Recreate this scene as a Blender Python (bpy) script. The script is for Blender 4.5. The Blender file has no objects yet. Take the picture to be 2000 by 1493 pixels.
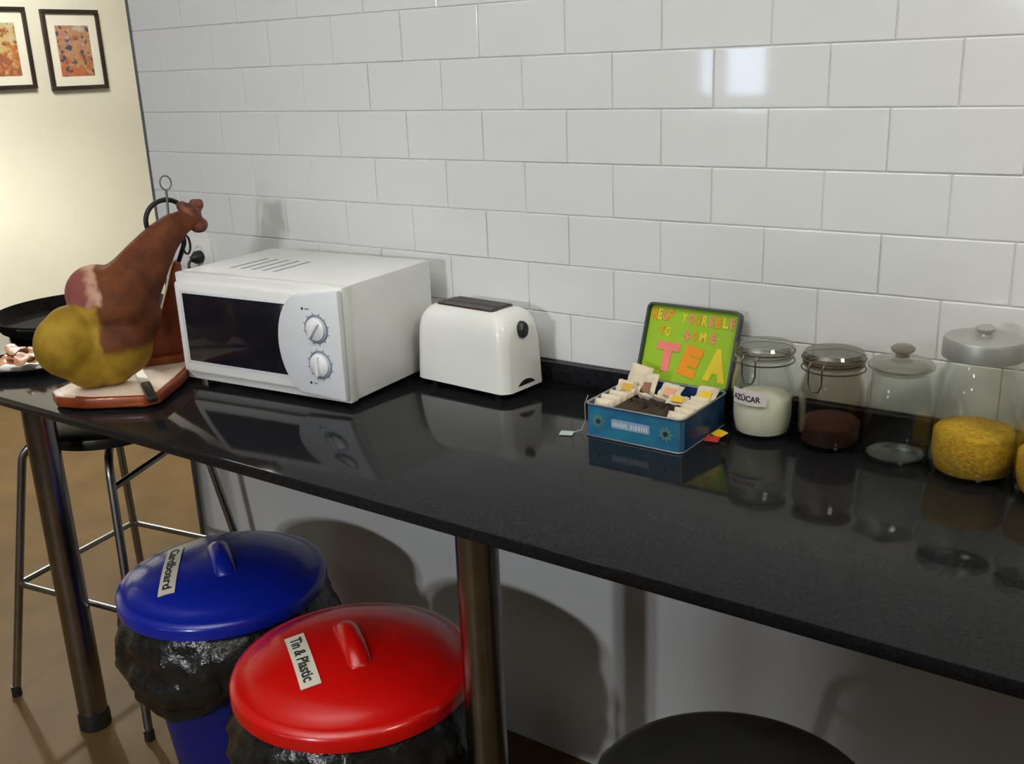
import bpy, bmesh, math, random
from mathutils import Vector, Matrix, Euler, noise

R = math.radians
PI = math.pi
random.seed(11)
SC = bpy.context.scene
COL = SC.collection

# ------------------------------------------------------------------ camera
def make_camera():
    f, yaw, pit, rol = 1988.29, -0.6216, 0.3047, -0.0392
    cam = bpy.data.cameras.new('camera')
    cam.sensor_fit = 'HORIZONTAL'
    cam.sensor_width = 36.0
    cam.lens = f / 2000.0 * 36.0
    cam.clip_start = 0.02
    o = bpy.data.objects.new('camera', cam)
    COL.objects.link(o)
    fw = Vector((math.sin(yaw) * math.cos(pit), math.cos(yaw) * math.cos(pit), -math.sin(pit)))
    r = Vector((math.cos(yaw), -math.sin(yaw), 0))
    u = r.cross(fw)
    r2 = r * math.cos(rol) + u * math.sin(rol)
    u2 = -r * math.sin(rol) + u * math.cos(rol)
    m = Matrix((r2, u2, -fw)).transposed().to_4x4()
    m.translation = Vector((1.362, -1.694, 1.4907))
    o.matrix_world = m
    SC.camera = o
make_camera()

# ------------------------------------------------------------------ world, lights, exposure
SC.view_settings.view_transform = 'Standard'
SC.view_settings.look = 'None'
SC.view_settings.gamma = 1.0
SC.view_settings.use_curve_mapping = False
SC.view_settings.exposure = 0.15
try:
    SC.cycles.transparent_max_bounces = 32
except Exception:
    pass

w = bpy.data.worlds.new('world')
SC.world = w
w.use_nodes = True
w.node_tree.nodes['Background'].inputs[0].default_value = (0.55, 0.6, 0.7, 1)
w.node_tree.nodes['Background'].inputs[1].default_value = 0.02

def lamp(name, kind, loc, energy, color, size=0.1, aim=None, size_y=None, angle=None, blend=0.3):
    L = bpy.data.lights.new(name, kind)
    L.energy = energy
    L.color = color
    if kind == 'AREA':
        L.size = size
        if size_y:
            L.shape = 'RECTANGLE'
            L.size_y = size_y
    else:
        L.shadow_soft_size = size
    if kind == 'SPOT':
        L.spot_size = angle
        L.spot_blend = blend
    o = bpy.data.objects.new(name, L)
    COL.objects.link(o)
    o.location = loc
    if aim is not None:
        o.rotation_euler = (Vector(aim) - Vector(loc)).to_track_quat('-Z', 'Y').to_euler()
    return o

# added unseen fill bounced off the kitchen ceiling, two shaded lamps across the room, added warm fill on the right, lamps of the room beyond
lamp('ceiling_bounce_fill', 'SPOT', (0.3, -1.9, 1.75), 195, (0.98, 0.98, 0.97), 0.15, (0.3, -1.9, 3.0), angle=R(150), blend=0.6)
lamp('room_lamp_light', 'SPOT', (0.55, -4.0, 1.76), 84, (0.96, 0.98, 1.0), 0.07, (0.0, 0.0, 0.75), angle=R(78), blend=0.5)
lamp('second_room_lamp_light', 'SPOT', (0.38, -4.1, 1.86), 58, (0.96, 0.98, 1.0), 0.06, (0.0, 0.0, 0.75), angle=R(78), blend=0.5)
lamp('warm_side_fill', 'AREA', (2.1, -0.9, 2.56), 17, (1.0, 0.94, 0.74), 0.4, (2.1, -0.9, 0))
lamp('pendant_light', 'POINT', (-2.6, 0.25, 1.76), 85, (1.0, 0.97, 0.86), 0.035)
lamp('far_ceiling_light', 'AREA', (-2.6, 0.8, 2.56), 38, (1.0, 0.95, 0.86), 0.6, (-2.9, 0.9, 0))

# ------------------------------------------------------------------ material helpers
MATS = {}
def nodes_of(name):
    m = bpy.data.materials.new(name)
    m.use_nodes = True
    nt = m.node_tree
    b = nt.nodes['Principled BSDF']
    return m, nt, b

def N(nt, t, **kw):
    n = nt.nodes.new(t)
    for k, v in kw.items():
        if k.startswith('i_'):
            key = k[2:]
            n.inputs[int(key) if key.isdigit() else key.replace('_', ' ')].default_value = v
        else:
            setattr(n, k, v)
    return n

def c4(c):
    return (c[0], c[1], c[2], 1.0)

def srgb(r, g, b):
    def f(v):
        v /= 255.0
        return v / 12.92 if v <= 0.04045 else ((v + 0.055) / 1.055) ** 2.4
    return (f(r), f(g), f(b))

def mat(name, col, rough=0.5, metal=0.0, var=0.06, scale=8.0, bump=0.0, bscale=60.0, spec=0.5, coat=0.0, emit=None, estr=0.0, col2=None):
    if name in MATS:
        return MATS[name]
    m, nt, b = nodes_of(name)
    tc = N(nt, 'ShaderNodeTexCoord')
    nz = N(nt, 'ShaderNodeTexNoise')
    nz.inputs['Scale'].default_value = scale
    nz.inputs['Detail'].default_value = 4
    nt.links.new(tc.outputs['Object'], nz.inputs['Vector'])
    cr = N(nt, 'ShaderNodeValToRGB')
    d = col2 if col2 else tuple(max(0, v * (1 - var)) for v in col)
    l = col if col2 else tuple(min(1, v * (1 + var)) for v in col)
    cr.color_ramp.elements[0].position = 0.35
    cr.color_ramp.elements[1].position = 0.65
    cr.color_ramp.elements[0].color = c4(d)
    cr.color_ramp.elements[1].color = c4(l)
    nt.links.new(nz.outputs['Fac'], cr.inputs['Fac'])
    nt.links.new(cr.outputs['Color'], b.inputs['Base Color'])
    b.inputs['Roughness'].default_value = rough
    b.inputs['Metallic'].default_value = metal
    b.inputs['Specular IOR Level'].default_value = spec
    b.inputs['Coat Weight'].default_value = coat
    b.inputs['Coat Roughness'].default_value = 0.08
    if emit:
        b.inputs['Emission Color'].default_value = c4(emit)
        b.inputs['Emission Strength'].default_value = estr
    if bump > 0:
        n2 = N(nt, 'ShaderNodeTexNoise')
        n2.inputs['Scale'].default_value = bscale
        n2.inputs['Detail'].default_value = 5
        nt.links.new(tc.outputs['Object'], n2.inputs['Vector'])
        bp = N(nt, 'ShaderNodeBump')
        bp.inputs['Strength'].default_value = bump
        bp.inputs['Distance'].default_value = 0.01
        nt.links.new(n2.outputs['Fac'], bp.inputs['Height'])
        nt.links.new(bp.outputs['Normal'], b.inputs['Normal'])
    MATS[name] = m
    return m

def glass_mat(name, tint, rough=0.02, ior=1.45):
    """thin clear glass: transparent with Fresnel reflection"""
    m = bpy.data.materials.new(name)
    m.use_nodes = True
    nt = m.node_tree
    nt.nodes.remove(nt.nodes['Principled BSDF'])
    out = nt.nodes['Material Output']
    tr = N(nt, 'ShaderNodeBsdfTransparent')
    tr.inputs[0].default_value = c4(tint)
    gl = N(nt, 'ShaderNodeBsdfGlossy')
    gl.inputs['Roughness'].default_value = rough
    gl.inputs['Color'].default_value = (0.95, 0.97, 0.96, 1)
    lw = N(nt, 'ShaderNodeLayerWeight')
    lw.inputs['Blend'].default_value = 0.5
    pw = N(nt, 'ShaderNodeMath', operation='POWER')
    pw.inputs[1].default_value = 3.0
    nt.links.new(lw.outputs['Facing'], pw.inputs[0])
    fr = N(nt, 'ShaderNodeMath', operation='MULTIPLY_ADD')
    fr.inputs[1].default_value = 0.55
    fr.inputs[2].default_value = (ior - 1) * 0.09
    nt.links.new(pw.outputs[0], fr.inputs[0])
    mx = N(nt, 'ShaderNodeMixShader')
    nt.links.new(fr.outputs[0], mx.inputs[0])
    nt.links.new(tr.outputs[0], mx.inputs[1])
    nt.links.new(gl.outputs[0], mx.inputs[2])
    nt.links.new(mx.outputs[0], out.inputs['Surface'])
    MATS[name] = m
    return m

# colours
M_TILE = mat('glazed_white_tile', (0.74, 0.75, 0.75), 0.055, var=0.02, scale=3, spec=0.5)
M_GROUT = mat('grey_grout', (0.66, 0.66, 0.64), 0.9, var=0.08, scale=30)
M_PAINT = mat('white_wall_paint', (0.68, 0.70, 0.71), 0.6, var=0.03, scale=4, bump=0.03, bscale=90)
M_CREAM = mat('cream_wall_paint', (0.80, 0.78, 0.66), 0.7, var=0.03, scale=2, bump=0.05, bscale=70)
M_CEIL = mat('ceiling_paint', (0.72, 0.72, 0.70), 0.8, var=0.02)
M_DARKWALL = mat('dark_wall_paint', (0.13, 0.125, 0.115), 0.8, var=0.05)  # dark tone keeps the light bounced off these surfaces low
M_FLOOR = mat('tan_floor', (0.115, 0.068, 0.024), 0.55, spec=0.2, scale=5, var=0.14, bump=0.03, bscale=25)
M_GRANITE = mat('black_granite', (0.012, 0.012, 0.014), 0.08, var=0.35, scale=220, spec=0.16)
M_CHROME = mat('brushed_steel', (0.27, 0.26, 0.26), 0.24, 1.0, var=0.1, scale=20)
M_TUBE = mat('grey_steel_tube', (0.30, 0.30, 0.29), 0.33, 1.0, var=0.1, scale=20)
M_BLACKPL = mat('black_plastic', (0.013, 0.013, 0.014), 0.4, var=0.2)
M_SEAT = mat('black_vinyl', (0.010, 0.010, 0.009), 0.38, var=0.2, bump=0.05, bscale=80)
M_WHITE = mat('white_enamel', (0.78, 0.79, 0.78), 0.32, var=0.02)
M_WHITE2 = mat('white_plastic', (0.80, 0.80, 0.77), 0.28, var=0.02, coat=0.2)
M_PANEL = mat('pale_grey_plastic', (0.72, 0.74, 0.77), 0.26, var=0.02)
M_DOORGLASS = mat('dark_door_glass', (0.012, 0.011, 0.016), 0.10, var=0.3, scale=10, spec=0.4)
M_INK = mat('blue_grey_ink', (0.20, 0.24, 0.32), 0.5)
M_DARKINK = mat('dark_ink', (0.025, 0.025, 0.03), 0.6)
M_KNOB = mat('light_knob_plastic', (0.82, 0.82, 0.84), 0.3, var=0.02)
M_VENT = mat('vent_shadow_grey', (0.30, 0.33, 0.34), 0.6)
M_SLOT = mat('toaster_slot_brown', (0.045, 0.022, 0.022), 0.4, var=0.3, scale=40)
M_SLOTBAR = mat('slot_steel', (0.20, 0.15, 0.15), 0.35, 0.8)

# ------------------------------------------------------------------ mesh helpers
def mesh_obj(name, bm, m, parent=None, sharp=38, loc=None, rot=None):
    me = bpy.data.meshes.new(name)
    bm.normal_update()
    bm.to_mesh(me)
    bm.free()
    for p in me.polygons:
        p.use_smooth = True
    try:
        me.set_sharp_from_angle(angle=R(sharp))
    except Exception:
        pass
    if isinstance(m, (list, tuple)):
        for x in m:
            me.materials.append(x)
    else:
        me.materials.append(m)
    return link(name, me, parent, loc, rot)

def link(name, me, parent=None, loc=None, rot=None):
    o = bpy.data.objects.new(name, me)
    COL.objects.link(o)
    if parent is not None:
        o.parent = parent
    if loc is not None:
        o.location = loc
    if rot is not None:
        o.rotation_euler = rot
    return o

def thing(name, label, cat, loc=(0, 0, 0), rotz=0.0, group=None):
    o = bpy.data.objects.new(name, None)
    COL.objects.link(o)
    o.empty_display_size = 0.05
    o.location = loc
    o.rotation_euler = (0, 0, rotz)
    return tag(o, label, cat, group)

def tag(o, label, cat, group=None):
    o['label'] = label
    o['category'] = cat
    if group:
        o['group'] = group
    return o

def struct(name, bm, m, label=None, **kw):
    o = mesh_obj(name, bm, m, **kw)
    o['kind'] = 'structure'
    if label:
        o['label'] = label
    return o

def copy_tree(root, loc, rotz=None, label=None):
    r = root.copy()
    COL.objects.link(r)
    r.location = loc
    if rotz is not None:
        r.rotation_euler = (0, 0, rotz)
    if label:
        r['label'] = label
    for ch in list(root.children):
        c = ch.copy()
        COL.objects.link(c)
        c.parent = r
        for g in list(ch.children):
            d = g.copy()
            COL.objects.link(d)
            d.parent = c
    return r

def box(lo, hi, bevel=0.0, seg=2, bm=None):
    own = bm if bm is not None else bmesh.new()
    t = bmesh.new()
    bmesh.ops.create_cube(t, size=1.0)
    s = [hi[i] - lo[i] for i in range(3)]
    c = [(hi[i] + lo[i]) / 2 for i in range(3)]
    for v in t.verts:
        v.co = Vector((v.co.x * s[0] + c[0], v.co.y * s[1] + c[1], v.co.z * s[2] + c[2]))
    if bevel > 0:
        bmesh.ops.bevel(t, geom=list(t.edges), offset=bevel, segments=seg, profile=0.5, affect='EDGES')
    merge(own, t)
    return own

def merge(dst, src, mtx=None):
    if mtx is not None:
        bmesh.ops.transform(src, matrix=mtx, verts=list(src.verts))
    me = bpy.data.meshes.new('tmp')
    src.to_mesh(me)
    src.free()
    dst.from_mesh(me)
    bpy.data.meshes.remove(me)
    return dst

def lathe(prof, n=48, bm=None, center=(0, 0, 0), close=False):
    """prof: list of (r, z); r == 0 makes a pole"""
    bm = bm if bm is not None else bmesh.new()
    cx, cy, cz = center
    rings = []
    for r, z in prof:
        if r < 1e-6:
            rings.append([bm.verts.new((cx, cy, cz + z))])
        else:
            rings.append([bm.verts.new((cx + r * math.cos(2 * PI * i / n), cy + r * math.sin(2 * PI * i / n), cz + z)) for i in range(n)])
    pairs = list(zip(rings, rings[1:]))
    if close:
        pairs.append((rings[-1], rings[0]))
    for a, b in pairs:
        for i in range(n):
            j = (i + 1) % n
            if len(a) == 1 and len(b) == 1:
                continue
            if len(a) == 1:
                bm.faces.new((a[0], b[j], b[i]))
            elif len(b) == 1:
                bm.faces.new((a[i], a[j], b[0]))
            else:
                bm.faces.new((a[i], a[j], b[j], b[i]))
    bmesh.ops.recalc_face_normals(bm, faces=list(bm.faces))
    return bm

def tube(path, r, n=12, bm=None, closed=False, caps=True, radii=None):
    bm = bm if bm is not None else bmesh.new()
    P = [Vector(p) for p in path]
    k = len(P)
    rings = []
    prev = None
    for i in range(k):
        if closed:
            t = (P[(i + 1) % k] - P[i - 1]).normalized()
        else:
            t = (P[min(i + 1, k - 1)] - P[max(i - 1, 0)]).normalized()
        if prev is None:
            a = Vector((0, 0, 1)) if abs(t.z) < 0.9 else Vector((1, 0, 0))
            nrm = (a - t * a.dot(t)).normalized()
        else:
            nrm = (prev - t * prev.dot(t)).normalized()
        prev = nrm
        bn = t.cross(nrm)
        rr = radii[i] if radii else r
        rings.append([bm.verts.new(P[i] + (nrm * math.cos(2 * PI * q / n) + bn * math.sin(2 * PI * q / n)) * rr) for q in range(n)])
    seq = list(zip(rings, rings[1:]))
    if closed:
        seq.append((rings[-1], rings[0]))
    for a, b in seq:
        for q in range(n):
            bm.faces.new((a[q], a[(q + 1) % n], b[(q + 1) % n], b[q]))
    if caps and not closed:
        bm.faces.new(rings[0][::-1])
        bm.faces.new(rings[-1])
    bmesh.ops.recalc_face_normals(bm, faces=list(bm.faces))
    return bm

def arc_path(pts, rad=0.03, seg=6):
    """round the inner corners of a polyline"""
    P = [Vector(p) for p in pts]
    out = [P[0]]
    for a, b, c in zip(P, P[1:], P[2:]):
        d1 = (a - b).normalized()
        d2 = (c - b).normalized()
        rr = min(rad, (a - b).length * 0.45, (c - b).length * 0.45)
        s, e = b + d1 * rr, b + d2 * rr
        for i in range(seg + 1):
            t = i / seg
            out.append(s * (1 - t) ** 2 + b * 2 * t * (1 - t) + e * t * t)
    out.append(P[-1])
    return out

def prism(poly, d0, d1, axis='y', bevel=0.0, bm=None):
    """extrude a 2D outline; axis y: (x,z) outline, axis z: (x,y) outline, axis x: (y,z)"""
    t = bmesh.new()
    def mk(p, d):
        return {'y': (p[0], d, p[1]), 'z': (p[0], p[1], d), 'x': (d, p[0], p[1])}[axis]
    a = [t.verts.new(mk(p, d0)) for p in poly]
    b = [t.verts.new(mk(p, d1)) for p in poly]
    n = len(poly)
    t.faces.new(a)
    t.faces.new(b[::-1])
    for i in range(n):
        t.faces.new((a[i], b[i], b[(i + 1) % n], a[(i + 1) % n]))
    bmesh.ops.recalc_face_normals(t, faces=list(t.faces))
    if bevel > 0:
        bmesh.ops.bevel(t, geom=list(t.edges), offset=bevel, segments=2, profile=0.5, affect='EDGES')
    if bm is None:
        return t
    return merge(bm, t)

def rrect(x0, y0, x1, y1, r, n=6):
    out = []
    for cx, cy, a0 in ((x1 - r, y1 - r, 0), (x0 + r, y1 - r, 90), (x0 + r, y0 + r, 180), (x1 - r, y0 + r, 270)):
        for i in range(n + 1):
            a = R(a0 + 90 * i / n)
            out.append((cx + r * math.cos(a), cy + r * math.sin(a)))
    return out

def text_bm(s, size, extrude=0.0006, align='CENTER', bold=0.0):
    cu = bpy.data.curves.new('tmp_text', 'FONT')
    cu.body = s
    cu.size = size
    cu.extrude = extrude
    cu.align_x = align
    cu.align_y = 'CENTER'
    cu.resolution_u = 3
    cu.offset = bold
    cu.fill_mode = 'BOTH'
    o = bpy.data.objects.new('tmp_text', cu)
    COL.objects.link(o)
    dg = bpy.context.evaluated_depsgraph_get()
    me = bpy.data.meshes.new_from_object(o.evaluated_get(dg))
    bm = bmesh.new()
    bm.from_mesh(me)
    bpy.data.meshes.remove(me)
    bpy.data.objects.remove(o)
    bpy.data.curves.remove(cu)
    return bm

def fit_text(s, w, h, extrude=0.0006, bold=0.0):
    bm = text_bm(s, 1.0, 0.0, bold=bold)
    xs = [v.co.x for v in bm.verts]
    ys = [v.co.y for v in bm.verts]
    cx, cy = (min(xs) + max(xs)) / 2, (min(ys) + max(ys)) / 2
    sx, sy = w / (max(xs) - min(xs)), h / (max(ys) - min(ys))
    for v in bm.verts:
        v.co = Vector(((v.co.x - cx) * sx, (v.co.y - cy) * sy, 0))
    r = bmesh.ops.extrude_face_region(bm, geom=list(bm.faces))
    for v in [g for g in r['geom'] if isinstance(g, bmesh.types.BMVert)]:
        v.co.z += extrude
    bmesh.ops.recalc_face_normals(bm, faces=list(bm.faces))
    return bm

def remesh(bm, voxel, smooth=6):
    me = bpy.data.meshes.new('tmp_remesh')
    bm.to_mesh(me)
    bm.free()
    o = bpy.data.objects.new('tmp_remesh', me)
    COL.objects.link(o)
    md = o.modifiers.new('r', 'REMESH')
    md.mode = 'VOXEL'
    md.voxel_size = voxel
    s = o.modifiers.new('s', 'SMOOTH')
    s.factor = 0.5
    s.iterations = smooth
    dg = bpy.context.evaluated_depsgraph_get()
    res = bpy.data.meshes.new_from_object(o.evaluated_get(dg))
    out = bmesh.new()
    out.from_mesh(res)
    bpy.data.objects.remove(o)
    bpy.data.meshes.remove(me)
    bpy.data.meshes.remove(res)
    return out

def blob(bm, c, r, sub=2):
    t = bmesh.new()
    bmesh.ops.create_icosphere(t, subdivisions=sub, radius=1.0)
    rr = r if isinstance(r, (tuple, list)) else (r, r, r)
    for v in t.verts:
        v.co = Vector((v.co.x * rr[0] + c[0], v.co.y * rr[1] + c[1], v.co.z * rr[2] + c[2]))
    return merge(bm, t)

# ------------------------------------------------------------------ the room
CT = 0.86           # worktop height
FL = -0.07          # floor level
XL, XR, YF, YB, ZC = -3.7, 3.0, -4.5, 3.0, 2.6
WEND = -1.0         # free end of the tiled wall

struct('floor', box((XL - 0.1, YF - 0.1, FL - 0.06), (XR + 0.1, YB + 0.1, FL)), M_FLOOR, 'tan brown floor running under the black worktop')
struct('ceiling', box((XL - 0.1, YF - 0.1, ZC), (XR + 0.1, YB + 0.1, ZC + 0.06)), M_CEIL)
struct('wall_left', box((XL - 0.1, YF, FL), (XL, YB, ZC)), M_CREAM, 'bright cream painted wall beyond the tiled wall, hung with pictures')
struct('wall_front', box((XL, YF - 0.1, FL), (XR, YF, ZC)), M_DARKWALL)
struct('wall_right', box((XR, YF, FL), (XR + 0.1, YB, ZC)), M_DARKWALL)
struct('wall_far', box((XL, YB, FL), (XR, YB + 0.1, ZC)), M_CREAM)

wall_back = struct('wall_back', box((WEND, 0.008, FL), (XR, 0.16, ZC)), M_PAINT, 'wall with glossy white brick tiles above the worktop and white paint below')
# grout bed behind the tiles
g = mesh_obj('grout_bed', box((WEND + 0.001, 0.0025, CT + 0.04), (XR, 0.0082, ZC)), M_GROUT, wall_back)

TILE_ME = {}
def tile_mesh(w, h=0.1, gap=0.0022):
    key = round(w, 3)
    if key not in TILE_ME:
        bm = box((gap / 2, 0.0, gap / 2), (w - gap / 2, 0.008, h - gap / 2), 0.0016, 2)
        me = bpy.data.meshes.new('tile')
        bm.to_mesh(me)
        bm.free()
        me.materials.append(M_TILE)
        TILE_ME[key] = me
    return TILE_ME[key]

def add_tile(x, z, wd, rnd):
    o = link('tile', tile_mesh(wd), wall_back)
    # glazed tiles are laid by hand: each leans a hair
    o.location = (x, rnd.uniform(-0.0004, 0.0004), z)
    o.rotation_euler = (R(rnd.uniform(-0.35, 0.35)), 0, R(rnd.uniform(-0.25, 0.25)))
    return o

rnd = random.Random(5)
rest = bmesh.new()
for row in range(17):
    z = 0.90 + row * 0.1
    half = (row % 2 == 0)          # rows at 0.9, 1.1, 1.3 ... have joints at odd tenths
    x = WEND
    first = 0.1 if half else 0.2
    while x < XR - 0.02:
        wd = first if x == WEND else 0.2
        wd = min(wd, XR - x)
        if row < 9 and x < 2.0:
            add_tile(round(x, 4), z, round(wd, 4), rnd)
        else:
            box((x + 0.0014, 0, z + 0.0014), (x + wd - 0.0014, 0.008, min(z + 0.0986, ZC)), 0.0, bm=rest)
        x = round(x + wd, 4)
o = mesh_obj('tile_field', rest, M_TILE, wall_back)
o['kind'] = 'stuff'

M_TRIM = mat('grey_aluminium', (0.25, 0.27, 0.30), 0.4, 0.9)
struct('trim_1', box((WEND - 0.006, -0.003, FL), (WEND, 0.16, ZC), 0.001), M_TRIM, 'thin grey strip capping the free end of the tiled wall')

# window in the wall behind the viewer, seen only as a pale blue reflection in the tiles
M_PANE = mat('daylight_pane', (0.6, 0.7, 0.9), 0.3, emit=(0.62, 0.76, 1.0), estr=9.0)
M_WINFR = mat('white_window_frame', (0.7, 0.7, 0.7), 0.5)
fr = bmesh.new()
for lo, hi in (((-1.54, YF, 1.14), (-1.00, YF + 0.05, 1.20)), ((-1.54, YF, 1.50), (-1.00, YF + 0.05, 1.56)),
               ((-1.54, YF, 1.20), (-1.50, YF + 0.05, 1.50)), ((-1.06, YF, 1.20), (-1.00, YF + 0.05, 1.50)),
               ((-1.42, YF, 1.20), (-1.31, YF + 0.05, 1.50))):
    box(lo, hi, bm=fr)
win = struct('window_1', fr, M_WINFR)
mesh_obj('pane', box((-1.50, YF + 0.005, 1.20), (-1.42, YF + 0.02, 1.50)), M_PANE, win)
mesh_obj('pane', box((-1.31, YF + 0.005, 1.20), (-1.06, YF + 0.02, 1.50)), M_PANE, win)

# shaded pendant in the room beyond (just outside the picture, its shade cuts the light on the cream wall)
M_SHADE = mat('dark_metal_shade', (0.05, 0.05, 0.05), 0.5, 0.6)
pend = thing('pendant_lamp', 'dark metal pendant lamp hanging in the room beyond the wall', 'lamp', (-2.6, 0.25, 0))
mesh_obj('lamp_shade', lathe([(0.02, 1.98), (0.05, 1.95), (0.16, 1.69), (0.155, 1.69), (0.045, 1.945), (0.015, 1.97)], 32), M_SHADE, pend)
mesh_obj('cord', tube([(0, 0, 1.97), (0, 0, 2.6)], 0.004, 8), M_BLACKPL, pend)

# added unseen block, shaped to keep the far lamps off the right-hand part under the worktop
struct('light_blocker', box((0.56, -2.97, FL), (2.46, -2.53, 1.53), 0.004), M_DARKWALL)

# ------------------------------------------------------------------ worktop
ctr = thing('worktop', 'long black polished stone worktop on round steel legs', 'worktop', (0, 0, 0))
mesh_obj('top_slab', box((-1.37, -0.66, CT - 0.021), (2.6, 0.0, CT), 0.0025), M_GRANITE, ctr)
struct('trim_2', box((WEND, -0.02, CT + 0.0005), (2.6, 0.0, CT + 0.04), 0.0015), M_GRANITE, 'low black stone upstand along the foot of the tiles')
for lx in (-0.813, 0.444, 1.70):
    ly = -0.527
    lg = mesh_obj('leg', lathe([(0, FL + 0.04), (0.035, FL + 0.04), (0.035, CT - 0.021), (0, CT - 0.021)], 32, center=(lx, ly, 0)), M_CHROME, ctr)
    mesh_obj('foot', lathe([(0, FL), (0.039, FL), (0.039, FL + 0.03), (0.036, FL + 0.045), (0, FL + 0.045)], 32, center=(lx, ly, 0)), M_BLACKPL, lg)

# ------------------------------------------------------------------ pictures
M_FRAME = mat('dark_brown_frame', (0.030, 0.022, 0.016), 0.4, var=0.2)
M_MAT = mat('cream_mat_board', (0.83, 0.81, 0.70), 0.8, var=0.02)
def print_mat(name, seed, cols, dark):
    m, nt, b = nodes_of(name)
    tc = N(nt, 'ShaderNodeTexCoord')
    mp = N(nt, 'ShaderNodeMapping')
    mp.inputs['Location'].default_value = (seed, seed * 0.7, seed * 1.3)
    nt.links.new(tc.outputs['Object'], mp.inputs['Vector'])
    nz = N(nt, 'ShaderNodeTexNoise')
    nz.inputs['Scale'].default_value = 22
    nz.inputs['Detail'].default_value = 3
    nt.links.new(mp.outputs[0], nz.inputs['Vector'])
    sp = N(nt, 'ShaderNodeSeparateXYZ')
    nt.links.new(tc.outputs['Object'], sp.inputs[0])
    ma = N(nt, 'ShaderNodeMath', operation='MULTIPLY_ADD')
    ma.inputs[1].default_value = -1.4
    nt.links.new(sp.outputs['Z'], ma.inputs[0])
    nt.links.new(nz.outputs['Fac'], ma.inputs[2])
    cr = N(nt, 'ShaderNodeValToRGB')
    cr.color_ramp.interpolation = 'EASE'
    els = cr.color_ramp.elements
    for i, (p, c) in enumerate(cols):
        e = els[i] if i < 2 else els.new(p)
        e.position = p
        e.color = c4(c)
    nt.links.new(ma.outputs[0], cr.inputs['Fac'])
    n2 = N(nt, 'ShaderNodeTexNoise')
    n2.inputs['Scale'].default_value = 30
    nt.links.new(mp.outputs[0], n2.inputs['Vector'])
    st_ = N(nt, 'ShaderNodeMapRange', interpolation_type='SMOOTHSTEP')
    st_.inputs['From Min'].default_value = 0.56
    st_.inputs['From Max'].default_value = 0.64
    nt.links.new(n2.outputs['Fac'], st_.inputs['Value'])
    mx = N(nt, 'ShaderNodeMix', data_type='RGBA')
    mx.inputs[7].default_value = c4(dark)
    nt.links.new(st_.outputs[0], mx.inputs[0])
    nt.links.new(cr.outputs['Color'], mx.inputs[6])
    nt.links.new(mx.outputs[2], b.inputs['Base Color'])
    b.inputs['Roughness'].default_value = 0.4
    return m

def picture(y0, y1, z0, z1, label, m):
    t = thing('picture', label, 'picture', (XL, (y0 + y1) / 2, (z0 + z1) / 2), 0)
    w2, h2, fw = (y1 - y0) / 2, (z1 - z0) / 2, 0.020
    fbm = bmesh.new()
    box((0, -w2, h2 - fw), (0.022, w2, h2), 0.002, bm=fbm)
    box((0, -w2, -h2), (0.022, w2, -h2 + fw), 0.002, bm=fbm)
    box((0, -w2, -h2 + fw), (0.022, -w2 + fw, h2 - fw), 0.002, bm=fbm)
    box((0, w2 - fw, -h2 + fw), (0.022, w2, h2 - fw), 0.002, bm=fbm)
    mesh_obj('frame', fbm, M_FRAME, t)
    mesh_obj('mat_board', box((0.001, -w2 + fw * 0.8, -h2 + fw * 0.8), (0.010, w2 - fw * 0.8, h2 - fw * 0.8)), M_MAT, t)
    mesh_obj('print', box((0.010, -0.095, -0.13), (0.0112, 0.095, 0.12)), m, t)
    return t
P1 = print_mat('orange_scene_print', 1.7, [(0.25, srgb(196, 190, 160)), (0.42, srgb(196, 176, 120)), (0.55, srgb(190, 120, 70)), (0.66, srgb(150, 96, 74)), (0.8, srgb(196, 122, 80))], srgb(150, 92, 66))
P2 = print_mat('crowd_scene_print', 4.3, [(0.22, srgb(190, 185, 165)), (0.40, srgb(180, 130, 110)), (0.50, srgb(190, 150, 96)), (0.60, srgb(170, 110, 80)), (0.74, srgb(200, 112, 66))], srgb(74, 78, 110))
picture(1.41, 1.735, 1.437, 1.832, 'dark framed small colour picture nearer the tiled wall, fully in view', P2)
picture(1.005, 1.328, 1.452, 1.84, 'dark framed orange picture cut off by the left edge of the view', P1)

# ------------------------------------------------------------------ wall socket, plug and cord
sk = thing('wall_socket', 'white square wall socket on the tiles behind the microwave', 'socket', (-0.826, 0, 1.043))
mesh_obj('plate', box((-0.041, -0.012, -0.041), (0.041, 0.0005, 0.041), 0.004), M_WHITE2, sk)
mesh_obj('socket_rim', tube([(0.022 * math.cos(a * PI / 12), -0.0125, 0.022 * math.sin(a * PI / 12)) for a in range(24)], 0.0015, 6, closed=True), M_PANEL, sk)
pl = thing('plug', 'black round plug pushed into the wall socket behind the microwave', 'plug', (-0.826, -0.012, 1.036))
mesh_obj('plug_body', lathe([(0, 0.0), (0.017, 0.0), (0.017, 0.014), (0.011, 0.026), (0.006, 0.032), (0, 0.032)], 24), M_BLACKPL, pl, rot=(R(90), 0, 0))
mesh_obj('cable', tube(arc_path([(0, -0.03, 0), (0.004, -0.044, -0.012), (0.012, -0.036, -0.10), (0.03, -0.03, -0.166)], 0.03), 0.004, 8), M_BLACKPL, pl)
tag(mesh_obj('power_cord', tube(arc_path([(-0.14, -0.036, 1.04), (-0.052, -0.030, 1.05), (-0.048, -0.028, 0.93), (-0.03, -0.03, 0.868), (0.10, -0.028, 0.866)], 0.03), 0.0042, 8), M_BLACKPL),
    'black power cord hanging between microwave and toaster', 'cord')

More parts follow.
